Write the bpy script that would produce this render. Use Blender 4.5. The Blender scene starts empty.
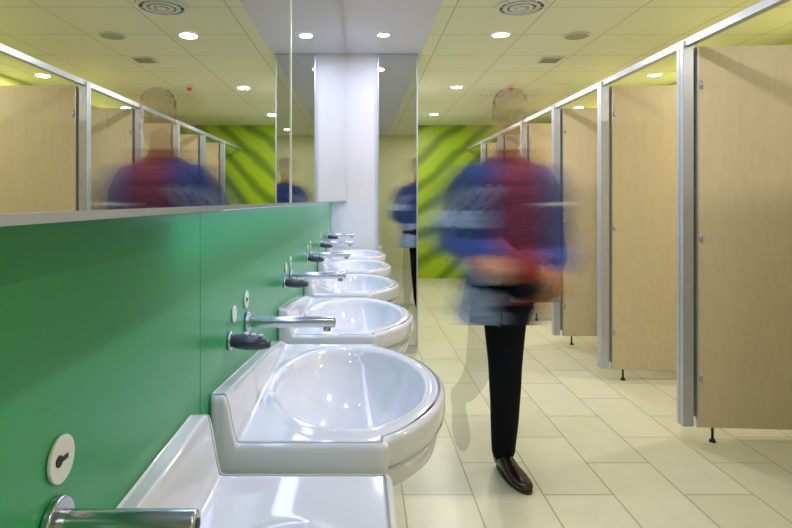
import bpy, math, random, bmesh
from mathutils import Vector, Matrix, kdtree
from mathutils.bvhtree import BVHTree
random.seed(4)
sc=bpy.context.scene
sc.view_settings.view_transform='Standard'
COL=sc.collection
def srgb(r,g,b):
    f=lambda c:(c/255/12.92) if c/255<=0.04045 else ((c/255+0.055)/1.055)**2.4
    return (f(r),f(g),f(b),1)
# ---------------------------------------------------------------- materials
def mat(name,col,rough=.5,metal=0,alpha=1,var=.05,scale=20,emis=None,estr=0,coat=0,bump=0,spec=.5):
    m=bpy.data.materials.new(name);m.use_nodes=True
    nt=m.node_tree;p=nt.nodes['Principled BSDF']
    tc=nt.nodes.new('ShaderNodeTexCoord')
    n=nt.nodes.new('ShaderNodeTexNoise');n.inputs['Scale'].default_value=scale;n.inputs['Detail'].default_value=3
    nt.links.new(tc.outputs['Object'],n.inputs['Vector'])
    r=nt.nodes.new('ShaderNodeValToRGB')
    r.color_ramp.elements[0].position=.3;r.color_ramp.elements[1].position=.7
    r.color_ramp.elements[0].color=tuple(c*(1-var) for c in col[:3])+(1,)
    r.color_ramp.elements[1].color=tuple(min(1,c*(1+var)) for c in col[:3])+(1,)
    nt.links.new(n.outputs['Fac'],r.inputs['Fac']);nt.links.new(r.outputs['Color'],p.inputs['Base Color'])
    p.inputs['Roughness'].default_value=rough;p.inputs['Metallic'].default_value=metal
    p.inputs['Alpha'].default_value=alpha;p.inputs['Coat Weight'].default_value=coat
    p.inputs['Specular IOR Level'].default_value=spec
    if emis: p.inputs['Emission Color'].default_value=emis;p.inputs['Emission Strength'].default_value=estr
    return m
M={}
M['green']=mat('green_laminate',srgb(56,158,100),.30,var=.03,scale=3,spec=.5)
M['sink']=mat('glazed_ceramic',srgb(226,227,242),.08,var=.01,coat=.4)
M['chrome']=mat('brushed_chrome',srgb(190,196,202),.22,1,var=.03)
M['alu']=mat('anodised_aluminium',srgb(190,195,210),.35,.6,var=.03)
M['mirror']=mat('mirror_glass',srgb(216,221,217),.0,1,var=0)
M['white']=mat('white_paint',srgb(220,220,232),.45,var=.02)
M['ceil_lilac']=mat('white_ceiling_paint_lilac_lit',srgb(218,217,236),.5,var=.01)  # white ceiling with the bluish light by the mirror painted in as lilac
M['cream']=mat('cream_paint',srgb(226,222,178),.6,var=.02)
M['limepaint']=mat('yellow_green_paint',srgb(216,222,124),.6,var=.02)
M['dark']=mat('dark_grey_plastic',srgb(50,60,70),.3,var=.05)
M['black']=mat('black_rubber',srgb(20,20,22),.5)
M['whitepl']=mat('white_plastic',srgb(225,228,228),.35,var=.02)
M['grey']=mat('grey_vent',srgb(165,165,140),.5,var=.03)
M['lamp']=mat('lamp_lens',srgb(255,250,235),.4,emis=(1,.96,.86,1),estr=14)
M['led']=mat('led_diffuser',srgb(240,240,255),.4,emis=(.55,.60,1,1),estr=1.5)
M['red']=mat('red_plastic',srgb(210,40,30),.4,emis=(1,.1,.05,1),estr=.2)
def nodes_of(name,rough):
    m=bpy.data.materials.new(name);m.use_nodes=True;nt=m.node_tree
    p=nt.nodes['Principled BSDF'];p.inputs['Roughness'].default_value=rough
    tc=nt.nodes.new('ShaderNodeTexCoord');return m,nt,p,tc
m,nt,p,tc=nodes_of('beech_laminate',.42)
mp=nt.nodes.new('ShaderNodeMapping');mp.inputs['Scale'].default_value=(22,22,5)
n=nt.nodes.new('ShaderNodeTexNoise');n.inputs['Scale'].default_value=2;n.inputs['Detail'].default_value=6
r=nt.nodes.new('ShaderNodeValToRGB');r.color_ramp.elements[0].position=.3;r.color_ramp.elements[1].position=.72
r.color_ramp.elements[0].color=srgb(206,188,154);r.color_ramp.elements[1].color=srgb(213,196,164)
nt.links.new(tc.outputs['Object'],mp.inputs[0]);nt.links.new(mp.outputs[0],n.inputs['Vector']);nt.links.new(n.outputs['Fac'],r.inputs[0]);nt.links.new(r.outputs[0],p.inputs['Base Color'])
M['wood']=m
m,nt,p,tc=nodes_of('cream_floor_tile',.3)
mp=nt.nodes.new('ShaderNodeMapping');mp.inputs['Rotation'].default_value=(0,0,math.radians(90));mp.inputs['Location'].default_value=(.07,.13,0)
b=nt.nodes.new('ShaderNodeTexBrick');b.inputs['Scale'].default_value=1;b.inputs['Brick Width'].default_value=.6;b.inputs['Row Height'].default_value=.31
b.inputs['Mortar Size'].default_value=.0035;b.inputs['Mortar Smooth'].default_value=.2
b.inputs['Color1'].default_value=srgb(218,215,190);b.inputs['Color2'].default_value=srgb(209,206,179);b.inputs['Mortar'].default_value=srgb(156,152,120)
n=nt.nodes.new('ShaderNodeTexNoise');n.inputs['Scale'].default_value=9;n.inputs['Detail'].default_value=5
mx=nt.nodes.new('ShaderNodeMixRGB');mx.blend_type='MULTIPLY';mx.inputs[0].default_value=.14
nt.links.new(tc.outputs['Object'],mp.inputs[0]);nt.links.new(mp.outputs[0],b.inputs['Vector']);nt.links.new(tc.outputs['Object'],n.inputs['Vector'])
nt.links.new(b.outputs['Color'],mx.inputs[1]);nt.links.new(n.outputs['Fac'],mx.inputs[2]);nt.links.new(mx.outputs[0],p.inputs['Base Color'])
M['floor']=m
m,nt,p,tc=nodes_of('metal_ceiling_panel',.45)
b=nt.nodes.new('ShaderNodeTexBrick');b.offset=0;b.inputs['Scale'].default_value=1;b.inputs['Brick Width'].default_value=.6;b.inputs['Row Height'].default_value=.6
b.inputs['Mortar Size'].default_value=.004;b.inputs['Color1'].default_value=srgb(236,237,214);b.inputs['Color2'].default_value=srgb(234,235,210);b.inputs['Mortar'].default_value=srgb(185,180,140)
v=nt.nodes.new('ShaderNodeTexVoronoi');v.inputs['Scale'].default_value=60;v.inputs['Randomness'].default_value=0
r=nt.nodes.new('ShaderNodeValToRGB');r.color_ramp.elements[0].position=.18;r.color_ramp.elements[1].position=.26
r.color_ramp.elements[0].color=(.75,.75,.7,1);r.color_ramp.elements[1].color=(1,1,1,1)
mx=nt.nodes.new('ShaderNodeMixRGB');mx.blend_type='MULTIPLY';mx.inputs[0].default_value=.4
nt.links.new(tc.outputs['Object'],b.inputs['Vector']);nt.links.new(tc.outputs['Object'],v.inputs['Vector']);nt.links.new(v.outputs['Distance'],r.inputs[0])
nt.links.new(b.outputs['Color'],mx.inputs[1]);nt.links.new(r.outputs[0],mx.inputs[2]);nt.links.new(mx.outputs[0],p.inputs['Base Color'])
M['ceil']=m
m,nt,p,tc=nodes_of('leaf_mural',.4)
def mth(op,a,b=None):
    q=nt.nodes.new('ShaderNodeMath');q.operation=op
    for i,x in enumerate((a,b)):
        if x is None: continue
        if isinstance(x,(int,float)): q.inputs[i].default_value=x
        else: nt.links.new(x,q.inputs[i])
    return q.outputs[0]
sx=nt.nodes.new('ShaderNodeSeparateXYZ');nt.links.new(tc.outputs['Object'],sx.inputs[0])
n=nt.nodes.new('ShaderNodeTexNoise');n.inputs['Scale'].default_value=1.0;nt.links.new(tc.outputs['Object'],n.inputs['Vector'])
X=mth('SUBTRACT',sx.outputs[0],.75)
sxx=mth('POWER',mth('ABSOLUTE',X),1.4)
ph=mth('ADD',mth('MULTIPLY',mth('SUBTRACT',sx.outputs[2],mth('MULTIPLY',sxx,.75)),14),mth('MULTIPLY',n.outputs['Fac'],6))
sn=mth('ADD',mth('MULTIPLY',mth('SINE',ph),.5),.5)
r=nt.nodes.new('ShaderNodeValToRGB');r.color_ramp.elements[0].color=srgb(104,138,0);r.color_ramp.elements[1].color=srgb(164,192,14)
r.color_ramp.elements[0].position=.0;r.color_ramp.elements[1].position=.7
nt.links.new(sn,r.inputs[0]);nt.links.new(r.outputs[0],p.inputs['Base Color'])
M['mural']=m
# ---------------------------------------------------------------- mesh helpers
def obj(name,verts,faces,material=None,parent=None,smooth=False,loc=None):
    me=bpy.data.meshes.new(name);me.from_pydata([tuple(v) for v in verts],[],faces);me.update()
    o=bpy.data.objects.new(name,me);COL.objects.link(o)
    if material:
        me.materials.append(M[material] if isinstance(material,str) else material)
    if smooth:
        for f in me.polygons:f.use_smooth=True
    if parent:o.parent=parent
    if loc:o.location=loc
    return o
def box(name,x0,x1,y0,y1,z0,z1,material,parent=None,bev=0):
    v=[(x,y,z) for x in(x0,x1) for y in(y0,y1) for z in(z0,z1)]
    f=[(0,1,3,2),(4,6,7,5),(0,4,5,1),(2,3,7,6),(0,2,6,4),(1,5,7,3)]
    o=obj(name,v,f,material,parent)
    if bev:
        b=o.modifiers.new('b','BEVEL');b.width=bev;b.segments=3
    return o
def empty(name,loc=(0,0,0)):
    e=bpy.data.objects.new(name,None);COL.objects.link(e);e.location=loc;e.empty_display_size=.1;return e
def cyl(name,p0,p1,r0,material,parent=None,r1=None,n=28,bev=0):
    p0=Vector(p0);p1=Vector(p1);r1=r0 if r1 is None else r1
    t=(p1-p0).normalized();a=t.orthogonal().normalized();b=t.cross(a)
    v=[];
    for pp,rr in((p0,r0),(p1,r1)):
        for i in range(n):
            th=2*math.pi*i/n;v.append(pp+a*rr*math.cos(th)+b*rr*math.sin(th))
    f=[(i,(i+1)%n,n+(i+1)%n,n+i) for i in range(n)]+[tuple(range(n-1,-1,-1)),tuple(range(n,2*n))]
    o=obj(name,v,f,material,parent)
    for pl in o.data.polygons: pl.use_smooth=len(pl.vertices)==4
    if bev:
        q=o.modifiers.new('b','BEVEL');q.width=bev;q.segments=3;q.limit_method='ANGLE'
    return o
# ---------------------------------------------------------------- room
Y0,Y1=-1.3,9.3; XL,XR=-.26,3.3; H=2.54
slab=box
slab('floor',XL-.1,XR+.1,Y0-.1,Y1+.1,-.1,0,'floor')
ce=empty('ceiling')
slab('panels',.50,XR+.1,Y0-.1,Y1+.1,H,H+.1,'ceil',ce)
slab('margin',XL-.1,.4985,Y0-.1,Y1+.1,H-.0,H+.1,'ceil_lilac',ce)  # plain strip over the basins, its lilac light wash carried by the colour
slab('wall_right',XR,XR+.1,Y0,Y1,0,H,'limepaint')
slab('wall_back',XL-.1,XR+.1,Y0-.1,Y0,0,H,'cream')
slab('wall_far',XL-.1,XR+.1,Y1,Y1+.1,0,H,'mural')
slab('wall_end',XL,.47,4.75,Y1,0,H,'white')
wl=empty('wall_left')
slab('substrate',XL-.1,XL-.012,Y0,4.75,0,H,'white',wl)
seams=[Y0,-.64,.90,2.44,3.98,4.75]
for i in range(5):
    box('green_panel_%d'%i,XL-.012,XL,seams[i]+.0015,seams[i+1]-.0015,.0,H,'green',wl,bev=.001)
mc=empty('mirror_cabinet')
box('carcass',XL,-.1345,Y0,4.75,1.292,H,'white',mc)
ms=[Y0,-.4,1.02,4.748]
for i in range(3):
    box('mirror_pane_%d'%i,-.134,-.13,ms[i]+.0008,ms[i+1]-.0008,1.295,H-.001,'mirror',mc)
    if i: box('joint_strip_%d'%i,-.134,-.1285,ms[i]-.006,ms[i]+.006,1.295,H-.001,'whitepl',mc)
box('bottom_trim',-.16,-.129,Y0,4.748,1.2905,1.2950,'alu',mc)
box('led_strip',-.235,-.185,.75,4.70,1.286,1.292,'led',mc)
em=empty('wall_mirror')
box('glass',.142,.462,4.742,4.749,.075,H-.01,'mirror',em)
box('frame_left',.132,.142,4.735,4.749,.07,H-.005,'alu',em)
box('frame_right',.462,.472,4.735,4.749,.07,H-.005,'alu',em)
box('frame_bottom',.132,.472,4.735,4.749,.06,.075,'alu',em)
# ---------------------------------------------------------------- sinks
def sstep(t): t=max(0,min(1,t));return t*t*(3-2*t)
def make_sink(cy,prof):
    HL=.34;zt=.884
    e=empty('wash_basin',(XL+.001,cy,zt))
    NU=84;xa=[0,.006,.012,.018,.022,.026,.030,.034,.038,.044,.05];NV=46
    B=.012
    BXC,BXR,BUR,BUL=(.172,.100,.18,0) if prof==1 else (.232,.168,.272,.140)
    def depth(u):
        q=max(0,1-(u/.315)**2)
        return .306+BUL*q**.8
    def up(u):
        if prof==1: h=.092
        else:
            t=(u+HL)/(2*HL);h=.078*(1-t)**.8+.006
        return h*(sstep((HL-abs(u))/.03+.55))
    def top(u,x):
        h=up(u)*sstep((.046-x)/.022)
        r=math.sqrt((u/BUR)**2+((x-BXC)/BXR)**2)
        h+=.004*math.exp(-((r-1.07)/.07)**2)
        if r<1: h-=.135*(1-r**2.6)**.85*sstep((1-r)/.06+.1)
        return h
    vs=[];idx={}
    us=[-HL+B+(2*HL-2*B)*i/NU for i in range(NU+1)]
    for i,u in enumerate(us):
        d=depth(u*HL/(HL-B))-B
        xs=xa+[.05+(d-.05)*j/NV for j in range(1,NV+1)]
        for j,x in enumerate(xs):
            idx[i,j]=len(vs);vs.append((x,u,top(u,x)))
    NJ=len(xs)-1
    fs=[(idx[i,j],idx[i,j+1],idx[i+1,j+1],idx[i+1,j]) for i in range(NU) for j in range(NJ)]
    loop=[idx[0,j] for j in range(NJ)]+[idx[i,NJ] for i in range(NU)]+[idx[NU,j] for j in range(NJ,0,-1)]+[idx[i,0] for i in range(NU,0,-1)]
    nl=len(loop);pts=[Vector(vs[k]) for k in loop];nor=[]
    for k in range(nl):
        t=pts[(k+1)%nl]-pts[k-1];nrm=Vector((t.y,-t.x,0))
        nor.append(nrm.normalized())
    prev=loop
    def ring(off,fn):
        nonlocal prev
        new=[]
        for k in range(nl):
            q=pts[k]+nor[k]*off;x=max(q.x,0)
            new.append(len(vs));vs.append((x,q.y,fn(pts[k])))
        for k in range(nl):
            fs.append((prev[k],new[k],new[(k+1)%nl],prev[(k+1)%nl])[::-1])
        prev=new
    for a in(22,45,67,90):
        aa=math.radians(a);ring(B*math.sin(aa),lambda p,aa=aa:p.z-B*(1-math.cos(aa)))
    ring(B,lambda p:-.035);ring(B*.9,lambda p:-.05);ring(B*.3,lambda p:-.058)
    bi={}
    inv={k:n for n,k in enumerate(loop)}
    for i in range(NU+1):
        for j in range(NJ+1):
            k=idx[i,j]
            if k in inv: bi[i,j]=prev[inv[k]];continue
            x,u,_=vs[k]
            r=math.sqrt((u/(BUR+.05))**2+((x-BXC)/(BXR+.045))**2)
            z=-.058-(.13*(1-r*r)**.55 if r<1 else 0)
            bi[i,j]=len(vs);vs.append((x,u,z))
    for i in range(NU):
        for j in range(NJ):
            fs.append((bi[i,j],bi[i+1,j],bi[i+1,j+1],bi[i,j+1]))
    obj('basin_body',vs,fs,'sink',e,smooth=True)
    cyl('drain',(BXC,0,-.1335),(BXC,0,-.128),.026,'chrome',e,bev=.001)
    cyl('waste_pipe',(BXC,0,-.185),(BXC,0,-.33),.02,'whitepl',e)
    cyl('trap',(BXC,0,-.29),(BXC,0,-.40),.038,'whitepl',e,bev=.008)
    cyl('outlet_pipe',(BXC,0,-.32),(0.0,0,-.32),.018,'whitepl',e)
    return e
def loft(rings,cap=True,n=20):
    v=[];f=[]
    for c,a,b in rings:
        for i in range(n):
            th=2*math.pi*i/n;v.append(Vector(c)+Vector(a)*math.cos(th)+Vector(b)*math.sin(th))
    for k in range(len(rings)-1):
        for i in range(n):
            f.append((k*n+i,k*n+(i+1)%n,(k+1)*n+(i+1)%n,(k+1)*n+i))
    if cap:
        f.append(tuple(range(n-1,-1,-1)));f.append(tuple((len(rings)-1)*n+i for i in range(n)))
    return v,f
def make_tap(cy,L):
    e=empty('wall_tap',(XL,cy,1.027))
    cyl('flange',(0.0005,0,0),(.008,0,0),.023,'chrome',e,bev=.002)
    cyl('spout',(.004,0,0),(L,0,0),.0125,'chrome',e,bev=.003)
    cyl('outlet',(L-.018,0,-.008),(L-.018,0,-.021),.0085,'chrome',e,bev=.001)
    cyl('sensor_eye',(L-.001,0,.001),(L+.0008,0,.001),.005,'black',e)
def make_disp(cy):
    e=empty('soap_dispenser',(XL,cy,1.026))
    cyl('wall_rose',(0.0005,0,0),(.007,0,0),.018,'chrome',e,bev=.002)
    R=[]
    for t in[i/12 for i in range(13)]:
        x=.004+.078*t;w=.010+.011*math.sin(math.pi*min(1,t*.95+.08))**.6;h=w*.72
        R.append(((x,0,-.006*t),(0,w,0),(0,0,h)))
    v,f=loft(R);obj('dispenser_body',v,f,'dark',e,smooth=True)
    for k in range(3):
        cyl('button_%d'%k,(.035+.014*k,0,.008),(.035+.014*k,0,.0165-.002*k),.0045,'whitepl',e,n=16)
def make_disc(cy,z,r=.02,mark=True):
    e=empty('wall_sensor_plate',(XL,cy,z))
    cyl('plate',(0.0005,0,0),(.004,0,0),r,'whitepl',e,bev=.001)
    if mark:
        box('slot',.004,.0048,-.009,.007,-.0015,.0025,'black',e)
        cyl('keyhole',(.004,-.007,.001),(.0049,-.007,.001),.005,'black',e,n=16)
for k in range(6):
    cy=.52+.77*k
    if cy+.35>4.75: continue
    make_sink(cy,1 if k==0 else 0)
    make_tap(cy-(.05 if k==0 else .035),.122 if k==0 else .20)
    make_disp(cy-.20)
    make_disc(cy-.04,1.078)
    make_disc(cy-.16,1.07,.017,False)
# ---------------------------------------------------------------- cubicles
PX=1.75
posts=[.0,1.01,2.02,3.03,4.06,5.05,6.06,7.07,8.08]
fr=empty('cubicle_frame')
for i,y in enumerate(posts):
    for j,dy in enumerate((0,.034)):
        box('post_%d_%d'%(i,j),PX-.03,PX+.028,y-.03+dy,y-.001+dy,.085,2.155,'alu',fr,bev=.003)
    box('post_core_%d'%i,PX-.022,PX+.022,y-.02,y+.025,.09,2.15,'alu',fr)
box('header_rail',PX-.02,PX+.02,Y0,Y1,2.125,2.155,'alu',fr)
box('header_cap',PX-.012,PX+.012,Y0,Y1,2.155,2.165,'alu',fr)
for i,y in enumerate(posts):
    pe=empty('cubicle_partition')
    box('panel',PX+.03,XR,y+.02,y+.038,.12,2.13,'wood',pe,bev=.002)
    box('wall_channel',XR-.03,XR-.0005,y+.014,y+.044,.12,2.13,'alu',pe)
    cyl('leg',(PX+1.2,y+.029,0),(PX+1.2,y+.029,.12),.010,'black',pe)
    de=empty('cubicle_door',(PX+.05,y-.012,0))
    ang={3:-4.0,4:-1.0}.get(i,-1)
    de.rotation_euler=(0,0,math.radians(ang))
    box('leaf',0.01,.83,-.009,.009,.078,2.125,'wood',de,bev=.002)
    box('edge_strip',0.002,.0105,-.010,.010,.078,2.125,'alu',de)
    for z in(.35,1.1,1.92):
        cyl('hinge_%d'%int(z*100),(.02,-.012,z-.02),(.02,-.012,z+.02),.007,'alu',de,n=14)
    cyl('foot_stem',(.085,0,.015),(.085,0,.08),.007,'black',de,n=14)
    cyl('foot_pad',(.085,0,0),(.085,0,.014),.018,'black',de,n=18,r1=.013)
    cyl('latch',(.78,-.010,1.05),(.78,-.022,1.05),.02,'alu',de,n=20)
# ---------------------------------------------------------------- ceiling fixtures
def light(name,typ,loc,energy,color,size=None,size_y=None,rot=(0,0,0),parent=None):
    l=bpy.data.lights.new(name,typ);l.energy=energy;l.color=color
    if typ=='AREA':
        if size_y: l.shape='RECTANGLE';l.size=size;l.size_y=size_y
        else: l.shape='DISK';l.size=size
    o=bpy.data.objects.new(name,l);COL.objects.link(o);o.location=loc;o.rotation_euler=rot
    if parent:o.parent=parent
    return o
def downlight(x,y,pw=16,r=.062,col=(1,.97,.90)):
    e=empty('recessed_downlight',(x,y,H))
    n=32;v=[];f=[]
    for rr,z in((r+.018,-.001),(r+.016,-.006),(r+.002,-.006),(r,-.002)):
        for i in range(n):
            a=2*math.pi*i/n;v.append((rr*math.cos(a),rr*math.sin(a),z))
    for k in range(3):
        for i in range(n): f.append((k*n+i,(k+1)*n+i,(k+1)*n+(i+1)%n,k*n+(i+1)%n))
    obj('trim_ring',v,f,'whitepl',e,smooth=True)
    cyl('lens',(0,0,-.003),(0,0,-.0005),r,'lamp',e,n=32)
    light('lamp','AREA',(0,0,-.012),pw,col,size=r*2,parent=e)
for y in(-.3,2.25,4.2,6.15,8.1): downlight(1.04,y,{-.3:9,2.25:17}.get(y,18))
for y in(.3,2.25,4.2): downlight(.16,y,{.3:3.5}.get(y,7),.045,(.72,.76,1))
for y in(-.3,1.6,3.57,5.55,7.5): downlight(2.9,y,15)
light('led_glow','AREA',(-.21,2.72,1.28),2.3,(.55,.60,1),size=.05,size_y=3.9)
def ceil_vent(x,y,r):
    e=empty('ceiling_air_vent',(x,y,H))
    n=40
    def tor(r0,r1,z,name,mt):
        v=[];f=[]
        for rr,zz in((r0,z),(r0,-.0),(r1,-.0),(r1,z)):
            for i in range(n):
                a=2*math.pi*i/n;v.append((rr*math.cos(a),rr*math.sin(a),zz))
        for k in range(4):
            for i in range(n): f.append((k*n+i,((k+1)%4)*n+i,((k+1)%4)*n+(i+1)%n,k*n+(i+1)%n))
        obj(name,v,f,mt,e)
    cyl('plenum',(0,0,-.002),(0,0,-.0005),r*.95,'dark',e,n=40)
    tor(r,r*.84,-.012,'outer_ring','whitepl')
    tor(r*.70,r*.56,-.014,'ring_2','whitepl');tor(r*.44,r*.30,-.016,'ring_3','whitepl')
    cyl('hub',(0,0,-.018),(0,0,-.001),r*.2,'whitepl',e)
    for k in range(12):
        a=math.pi*2*k/12
        p=Vector((math.cos(a),math.sin(a),0))
        cyl('vane_%d'%k,p*r*.2+Vector((0,0,-.006)),p*r*.88+Vector((0,0,-.006)),.004,'whitepl',e,n=8)
ceil_vent(1.02,3.58,.165)
def speaker(x,y,r):
    e=empty('ceiling_speaker',(x,y,H))
    cyl('rim',(0,0,-.008),(0,0,-.0005),r,'whitepl',e,n=36,bev=.003)
    cyl('grille',(0,0,-.0095),(0,0,-.007),r*.85,'grey',e,n=36)
speaker(1.62,4.22,.10)
e=empty('ceiling_grille',(1.66,4.95,H))
box('frame',-.10,.10,-.10,.10,-.008,-.0005,'whitepl',e,bev=.002)
for k in range(6): box('slat_%d'%k,-.08,.08,-.08+k*.029,-.068+k*.029,-.012,-.008,'grey',e)
e=empty('alarm_beacon',(1.62,6.1,H))
cyl('base',(0,0,-.02),(0,0,-.0005),.045,'whitepl',e);cyl('dome',(0,0,-.05),(0,0,-.02),.022,'red',e,r1=.03,bev=.006)
# ---------------------------------------------------------------- walking man (long-exposure motion)
PAL={'jacket':(srgb(44,66,132),.86),'jacket_l':(srgb(158,180,230),.78),'stripe':(srgb(226,230,244),.85),
 'shirt':(srgb(134,40,18),.93),'trousers':(srgb(18,20,32),1),'skin':(srgb(196,156,118),.42),'hair':(srgb(104,92,76),.46),
 'lip':(srgb(160,84,76),.5),'eye':(srgb(230,230,225),.5),'iris':(srgb(50,40,32),.5),'handskin':(srgb(206,150,112),.8),'shoe':(srgb(44,28,24),1)}
def tube(pts,rad,n=20,ref=Vector((0,1,0)),roundcap=True):
    pts=[Vector(p) for p in pts]
    P=[];R=[]
    rad=[(r,r) if not isinstance(r,tuple) else r for r in rad]
    N=len(pts)
    for i in range(N-1):
        p0=pts[max(i-1,0)];p1=pts[i];p2=pts[i+1];p3=pts[min(i+2,N-1)]
        for s in range(5):
            t=s/5
            q=.5*((2*p1)+(p2-p0)*t+(2*p0-5*p1+4*p2-p3)*t*t+(3*p1-p0-3*p2+p3)*t**3)
            P.append(q);tt=t*t*(3-2*t)*.5+t*.5;R.append(tuple(rad[i][k]*(1-tt)+rad[i+1][k]*tt for k in(0,1)))
    P.append(pts[-1]);R.append(rad[-1])
    rings=[]
    T=[(P[min(i+1,len(P)-1)]-P[max(i-1,0)]).normalized() for i in range(len(P))]
    def fr(t):
        a=ref.cross(t)
        if a.length<1e-3:a=Vector((1,0,0)).cross(t)
        a.normalize();return a,t.cross(a)
    if roundcap:
        for k in(80,55,28):
            c=math.cos(math.radians(k));s=math.sin(math.radians(k));a,b=fr(T[0]);m_=min(R[0])
            rings.append((P[0]-T[0]*m_*s,a*R[0][0]*c,b*R[0][1]*c))
    for p,t,r in zip(P,T,R):
        a,b=fr(t);rings.append((p,a*r[0],b*r[1]))
    if roundcap:
        for k in(28,55,80):
            c=math.cos(math.radians(k));s=math.sin(math.radians(k));a,b=fr(T[-1]);m_=min(R[-1])
            rings.append((P[-1]+T[-1]*m_*s,a*R[-1][0]*c,b*R[-1][1]*c))
    return loft(rings,True,n)
def merge(parts):
    V=[];F=[];L=[]
    for v,f,l in parts:
        o=len(V);V+=[Vector(q) for q in v];F+=[tuple(i+o for i in x) for x in f];L+=[l]*len(v)
    return V,F,L
def remesh_raw(V,F,voxel,smooth_it):
    o=obj('tmp',V,F)
    bm=bmesh.new();bm.from_mesh(o.data);bmesh.ops.recalc_face_normals(bm,faces=bm.faces);bm.to_mesh(o.data);bm.free()
    r=o.modifiers.new('r','REMESH');r.mode='VOXEL';r.voxel_size=voxel
    s=o.modifiers.new('s','SMOOTH');s.iterations=smooth_it;s.factor=.5
    dg=bpy.context.evaluated_depsgraph_get();ev=o.evaluated_get(dg)
    me=bpy.data.meshes.new_from_object(ev)
    bpy.data.objects.remove(o)
    return me
def remeshed(parts,voxel,smooth_it=4):
    V,F,L=merge(parts)
    me=remesh_raw(V,F,voxel,smooth_it)
    kd=kdtree.KDTree(len(V))
    for i,v in enumerate(V): kd.insert(v,i)
    kd.balance()
    lab=[L[kd.find(v.co)[1]] for v in me.vertices]
    return me,lab
def ring_tor(zs):
    return [((cx,cy,z),(rx,0,0),(0,ry,0)) for z,rx,ry,cx,cy in zs]
torso=ring_tor([(.735,.160,.118,-.055,.01),(.77,.164,.122,-.045,0.008),(.85,.168,.122,-.025,0),(.98,.158,.115,-.005,0),(1.10,.162,.118,0,-.002),(1.22,.176,.124,0,-.003),(1.33,.188,.122,0,-.010),(1.40,.182,.11,0,-.016),(1.445,.150,.092,0,-.018),(1.475,.105,.076,0,-.020),(1.50,.070,.066,0,-.024),(1.53,.059,.060,0,-.030)])
tv,tf=loft(torso,True,48)
parts=[(tv,tf,'jacket')]
parts.append((*tube([(0,-.014,1.47),(0,-.034,1.59)],[.056,.050]),'skin'))
parts.append((*tube([(-.150,-.01,1.400),(-.205,.02,1.33),(-.242,.045,1.22),(-.258,.04,1.13),(-.235,-.06,1.085),(-.185,-.185,1.055)],[.060,.062,.053,.050,.043,.035]),'jacket'))
parts.append((*tube([(.150,-.01,1.400),(.196,.02,1.33),(.220,.04,1.22),(.232,.035,1.12),(.212,-.065,1.045),(.172,-.17,1.01)],[.060,.062,.053,.050,.043,.035]),'jacket'))
parts.append((*tube([(.0,.0,.90),(-.005,-.005,.78),(-.010,-.030,.50),(-.004,.0,.30),(.0,.045,.09)],[(.12,.105),(.105,.10),.077,.068,.056]),'trousers'))
bodyme,lab=remeshed(parts,.0085,5)
SH=(-.045,.105)
for i,v in enumerate(bodyme.vertices):
    x,y,z=v.co;l=lab[i]
    if l=='jacket' and abs(x)<.2 and y<-.045 and .70<z<1.515 and SH[0]<x<SH[1]: l='shirt' if z>.80 else 'trousers'
    if l=='jacket' and z>1.495 : l='shirt'
    lab[i]=l
disp=[v.normal*.011 if l=='jacket' else None for v,l in zip(bodyme.vertices,lab)]
for v,d in zip(bodyme.vertices,disp):
    if d: v.co+=d
for i,v in enumerate(bodyme.vertices):
    x,y,z=v.co
    if lab[i]=='jacket':
        arm=x<-.13
        if arm and abs(z-(1.30+ (x+.2)*.9))<.015: lab[i]='stripe'
        elif arm and 1.17<z<1.25: lab[i]='jacket_l'
        elif z<1.02 and x<-.0: lab[i]='jacket_l'
        elif x>.15 and 1.27<z<1.29: lab[i]='stripe'
def facelabels(me,lab):
    out=[]
    for p in me.polygons:
        ls=[lab[i] for i in p.vertices];out.append(max(set(ls),key=ls.count))
    return out
bodyfl=facelabels(bodyme,lab)
HR=[(1.552,.018,.022,-.062),(1.560,.032,.038,-.052),(1.580,.046,.060,-.034),(1.61,.056,.078,-.016),(1.64,.062,.086,-.006),(1.67,.066,.090,-.001),(1.70,.069,.093,.002),(1.73,.071,.094,.004),(1.76,.068,.090,.006),(1.785,.060,.080,.008),(1.805,.044,.060,.010),(1.817,.02,.03,.010)]
hv,hf=loft([((0,cy,z),(rx,0,0),(0,ry,0)) for z,rx,ry,cy in HR],True,36)
def ellip(c,r,n=14):
    R=[]
    for k in range(1,n):
        a=math.pi*k/n;R.append(((c[0],c[1],c[2]+r[2]*math.cos(a)),(r[0]*math.sin(a),0,0),(0,r[1]*math.sin(a),0)))
    return loft(R[::-1],True,n*2)
hp=[(hv,hf,'skin')]
hp.append((*tube([(0,-.084,1.700),(0,-.100,1.675),(0,-.111,1.655),(0,-.098,1.647)],[.009,.010,.013,.011],14),'skin'))
hp.append((*ellip((-.011,-.098,1.650),(.009,.010,.008),8),'skin'));hp.append((*ellip((.011,-.098,1.650),(.009,.010,.008),8),'skin'))
hp.append((*tube([(-.043,-.074,1.706),(-.02,-.087,1.71),(.02,-.087,1.71),(.043,-.074,1.706)],[.006,.008,.008,.006],12,Vector((0,0,1))),'hair'))
for s in(-1,1):
    hp.append((*ellip((s*.070,.012,1.672),(.010,.018,.031),10),'skin'))
    hp.append((*ellip((s*.042,-.058,1.645),(.021,.022,.020),10),'skin'))
hp.append((*tube([(-.022,-.088,1.614),(0,-.097,1.617),(.022,-.088,1.614)],[.0055,.007,.0055],10,Vector((0,0,1))),'lip'))
hp.append((*tube([(-.018,-.087,1.606),(0,-.094,1.604),(.018,-.087,1.606)],[.005,.007,.005],10,Vector((0,0,1))),'lip'))
hp.append((*ellip((0,-.080,1.572),(.020,.016,.014),10),'skin'))
hp.append((*tube([(0,.01,1.50),(0,.0,1.62)],[.051,.048]),'skin'))
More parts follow.
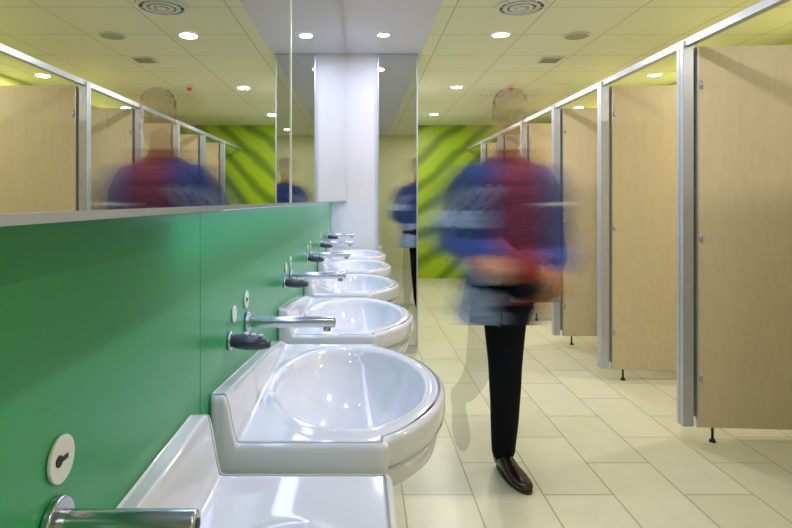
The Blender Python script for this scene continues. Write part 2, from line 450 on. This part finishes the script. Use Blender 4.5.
headme,hl=remeshed(hp,.005,3)
for i,v in enumerate(headme.vertices):
    x,y,z=v.co
    if hl[i]=='skin' and z>1.60 and z>1.772-.75*max(0,y+.06) and not(abs(x)>.072 and z<1.70) and (z>1.69 or y>.035): hl[i]='hair'
for i,v in enumerate(headme.vertices):
    if hl[i]=='hair' and v.co.z>1.6 and not(v.co.y<-.06 and v.co.z<1.73): v.co+=v.normal*(.007+.003*math.sin(v.co.x*180)*math.sin(v.co.y*150+v.co.z*90))
headfl=facelabels(headme,hl)
rotm=Matrix.Translation((0,-.036,1.55))@Matrix.Rotation(math.radians(12),4,'Z')@Matrix.Rotation(math.radians(9),4,'X')@Matrix.Translation((0,0,-1.55))
headme.transform(rotm)
eyes=[]
for s in(-1,1):
    v,f=ellip((s*.030,-.075,1.688),(.0125,.0115,.0085),10);eyes.append((v,f,'eye'))
    v,f=ellip((s*.030,-.0842,1.688),(.005,.004,.005),8);eyes.append((v,f,'iris'))
ev,ef,el=merge(eyes)
ev=[rotm@v for v in ev];hv=[rotm@v for v in hv]
def hand(wrist,d,nrm,side):
    d=Vector(d).normalized();nrm=Vector(nrm);nrm=(nrm-d*nrm.dot(d)).normalized();s=d.cross(nrm)*side;w=Vector(wrist)
    P=[]
    P.append((*tube([w-d*.03,w+d*.01,w+d*.05,w+d*.092],[(.027,.021),(.030,.018),(.040,.016),(.041,.013)],20,nrm),'handskin'))
    for k,(off,L) in enumerate(((.030,.072),(.010,.082),(-.010,.076),(-.029,.060))):
        b=w+d*(.082-.003*abs(k-1))+s*off
        c1=.35+.06*k;c2=.95+.08*k;c3=1.45+.08*k
        p1=b+d*.012
        def dr(c): return d*math.cos(c)-nrm*math.sin(c)
        p2=p1+dr(c1)*L*.44;p3=p2+dr(c2)*L*.32;p4=p3+dr(c3)*L*.22
        P.append((*tube([b-d*.02,p1,p2,p3,p4],[.0095,.0092,.0085,.0078,.0066],12),'handskin'))
    tb=w+d*.03+s*.026
    t1=tb+(d*.6+s*.75-nrm*.25).normalized()*.034
    t2=t1+(d*.85+s*.35-nrm*.35).normalized()*.030
    t3=t2+(d*.9-nrm*.45).normalized()*.022
    P.append((*tube([tb-d*.012-s*.006,tb,t1,t2,t3],[.013,.0135,.011,.0095,.0078],12),'handskin'))
    return remeshed(P,.004,2)
h1,l1=hand((-.172,-.205,1.050),(.62,-.50,-.50),(-.2,-.5,.85),-1)
h2,l2=hand((.164,-.190,1.003),(-.08,-.50,-.85),(.55,-.5,.5),1)
def shoe(org,pitch,yaw,lab='shoe'):
    R=[]
    prof=[(.055,.018,.052),(.050,.032,.055),(.02,.036,.060),(-.03,.037,.050),(-.08,.043,.036),(-.13,.049,.029),(-.17,.046,.025),(-.205,.034,.021),(-.222,.016,.015)]
    for y,w,hh in prof: R.append(((0,y,hh),(w,0,0),(0,0,hh-.002)))
    v,f=loft(R,True,24)
    v=[Vector((q.x,q.y,max(q.z,.012))) for q in v]
    sv=[];n=28
    for z in(0,.013):
        for i in range(n):
            a=2*math.pi*i/n;yy=-.085+.145*math.cos(a);ww=(.036+.012*max(0,min(1,(.02-yy)/.15)))*abs(math.sin(a))**.8*(1 if math.sin(a)>0 else -1)
            sv.append(Vector((ww,yy,z)))
    sf=[(i,(i+1)%n,n+(i+1)%n,n+i) for i in range(n)]+[tuple(range(n-1,-1,-1)),tuple(range(n,2*n))]
    ank=tube([(0,.02,.06),(0,.025,.13)],[.042,.040])
    V2,F2,L2=merge([(v,f,lab),(sv,sf,lab),(ank[0],ank[1],lab)])
    Mx=Matrix.Translation(org)@Matrix.Rotation(yaw,4,'Z')@Matrix.Rotation(pitch,4,'X')
    return [Mx@q for q in V2],F2,lab
s1=shoe((0,.03,0),0,math.radians(14))
s2=shoe((-.16,.40,.15),math.radians(42),0)
rearleg=tube([(-.07,.0,.84),(-.09,.0,.74),(-.125,.02,.50),(-.145,.19,.34),(-.155,.37,.25)],[.08,.085,.064,.058,.050])
def meshpiece(me,fl): return ([v.co.copy() for v in me.vertices],[tuple(p.vertices) for p in me.polygons],fl)
pieces=[meshpiece(bodyme,bodyfl),meshpiece(headme,headfl),(ev,ef,[el[f[0]] for f in ef])]
for h in(h1,h2): pieces.append(meshpiece(h,['handskin']*len(h.polygons)))
man=empty('walking_man',(.682,2.66,0))
SV=[];SF=[];SL=[]
for v,f,fl in pieces:
    o=len(SV);SV+=v
    for q,l in zip(f,fl):
        if l=='trousers' and max(v[i].z for i in q)<.60: continue
        SF.append(tuple(i+o for i in q));SL.append(l)
bvh=BVHTree.FromPolygons(SV,SF)
def vmat(name,rough):
    m=bpy.data.materials.new(name);m.use_nodes=True;nt=m.node_tree;p=nt.nodes['Principled BSDF']
    at=nt.nodes.new('ShaderNodeAttribute');at.attribute_name='cloth'
    tc=nt.nodes.new('ShaderNodeTexCoord');n=nt.nodes.new('ShaderNodeTexNoise');n.inputs['Scale'].default_value=60
    mp=nt.nodes.new('ShaderNodeMapping');mp.inputs['Scale'].default_value=(.06,1,1)
    mx=nt.nodes.new('ShaderNodeMixRGB');mx.blend_type='MULTIPLY';mx.inputs[0].default_value=.45
    nt.links.new(tc.outputs['Object'],mp.inputs[0]);nt.links.new(mp.outputs[0],n.inputs['Vector'])
    nt.links.new(at.outputs['Color'],mx.inputs[1]);nt.links.new(n.outputs['Fac'],mx.inputs[2])
    nt.links.new(mx.outputs[0],p.inputs['Base Color']);nt.links.new(at.outputs['Alpha'],p.inputs['Alpha'])
    p.inputs['Roughness'].default_value=rough;p.inputs['Specular IOR Level'].default_value=.15
    return m
VM=vmat('figure_in_motion',.8)
def sample(x,y,z,D,K=15):
    col=[0,0,0];A=0;W=0
    for k in range(K):
        s=-1+2*k/(K-1);t=D*s;w=1-.55*s*s;W+=w
        if y<0: h=bvh.ray_cast(Vector((x-t,-2,z)),Vector((0,1,0)))
        else: h=bvh.ray_cast(Vector((x-t,2,z)),Vector((0,-1,0)))
        if h[2] is not None:
            c,a=PAL[SL[h[2]]];a*=w;A+=a
            for q in range(3): col[q]+=c[q]*a
    if A<1e-6: return (0.2,.2,.25,0)
    return (col[0]/A*1.3,col[1]/A*1.3,col[2]/A*1.3,A/W)
def attr_obj(name,me,cols):
    ca=me.color_attributes.new('cloth','FLOAT_COLOR','POINT')
    ca.data.foreach_set('color',[c for q in cols for c in q])
    me.materials.clear();me.materials.append(VM)
    for p in me.polygons:p.use_smooth=True
    o=bpy.data.objects.new(name,me);COL.objects.link(o);o.parent=man;return o
D=.15
def Dz(z):
    if z>1.5: return .15
    if z>1.12: return .12
    return .075+.045*max(0,(z-1.0)/.12)
EV=[];EF=[]
def addshift(v,f,dx):
    o=len(EV);EV.extend([Vector(q)+Vector((dx,0,0)) for q in v]);EF.extend([tuple(i+o for i in x) for x in f])
for dx in[-D+2*D*k/12 for k in range(13)]:
    for i,(v,f,l) in enumerate(parts):
        if l=='trousers': continue
        addshift(v,f,dx)
    addshift(hv,hf,dx)
    for h in(h1,h2): addshift([v.co.copy() for v in h.vertices],[tuple(p.vertices) for p in h.polygons],dx)
env=remesh_raw(EV,EF,.013,3)
cols=[]
for v in env.vertices:
    v.co+=v.normal*.012
for v in env.vertices:
    x,y,z=v.co
    c=sample(x,y,z,Dz(z))
    cov=min(.97,c[3]);a=1-(1-cov)**.62
    if y>0 and z<1.5: a=1-(1-cov)**.9
    cols.append((c[0],c[1],c[2],a))
attr_obj('motion_sweep',env,cols)
V=[];F=[];FL=[]
for v,f,fl in pieces:
    o=len(V);V+=v;F+=[tuple(i+o for i in q) for q in f];FL+=fl
vl=[None]*len(V)
for q,l in zip(F,FL):
    for i in q: vl[i]=l
me=bpy.data.meshes.new('figure');me.from_pydata(V,[],F);me.update()
cols=[]
for v,l in zip(V,vl):
    if v.z<.66 : 
        c=PAL['trousers'][0];cols.append((c[0],c[1],c[2],1))
    elif l in('eye','iris','lip','skin','hair'):
        c=PAL[l][0];cols.append((c[0],c[1],c[2],.15))
    elif l=='handskin':
        c=PAL[l][0];cols.append((c[0],c[1],c[2],.6))
    elif l=='trousers':
        c=PAL[l][0];cols.append((c[0],c[1],c[2],.97))
    else:
        c=sample(v.x,v.y,v.z,.04,9);cols.append((c[0],c[1],c[2],.45*min(1,c[3]/.85)**2))
attr_obj('body',me,cols)
shm=mat('brown_leather',srgb(44,28,24),.25,var=.1,coat=.4)
obj('shoe_front',s1[0],s1[1],shm,man,smooth=True)
bl=mat('dark_trousers_swinging',srgb(50,52,62),.8,alpha=.15)
V,F,L=merge([(rearleg[0],rearleg[1],0),(s2[0],s2[1],0)])
lm=remesh_raw(V,F,.012,3);lm.materials.append(bl)
for p_ in lm.polygons:p_.use_smooth=True
o=bpy.data.objects.new('swinging_leg',lm);COL.objects.link(o);o.parent=man
# ---------------------------------------------------------------- world, camera
w=bpy.data.worlds.new('world');sc.world=w;w.use_nodes=True
w.node_tree.nodes['Background'].inputs[0].default_value=(.8,.85,1,1);w.node_tree.nodes['Background'].inputs[1].default_value=.3
cd=bpy.data.cameras.new('camera');cam=bpy.data.objects.new('camera',cd);COL.objects.link(cam)
cam.location=(0,0,1.30);cam.rotation_euler=(math.radians(90),0,0)
cd.sensor_width=36;cd.lens=36*560/792;cd.shift_x=34/792;cd.shift_y=-64/792;cd.clip_start=.02
sc.camera=cam
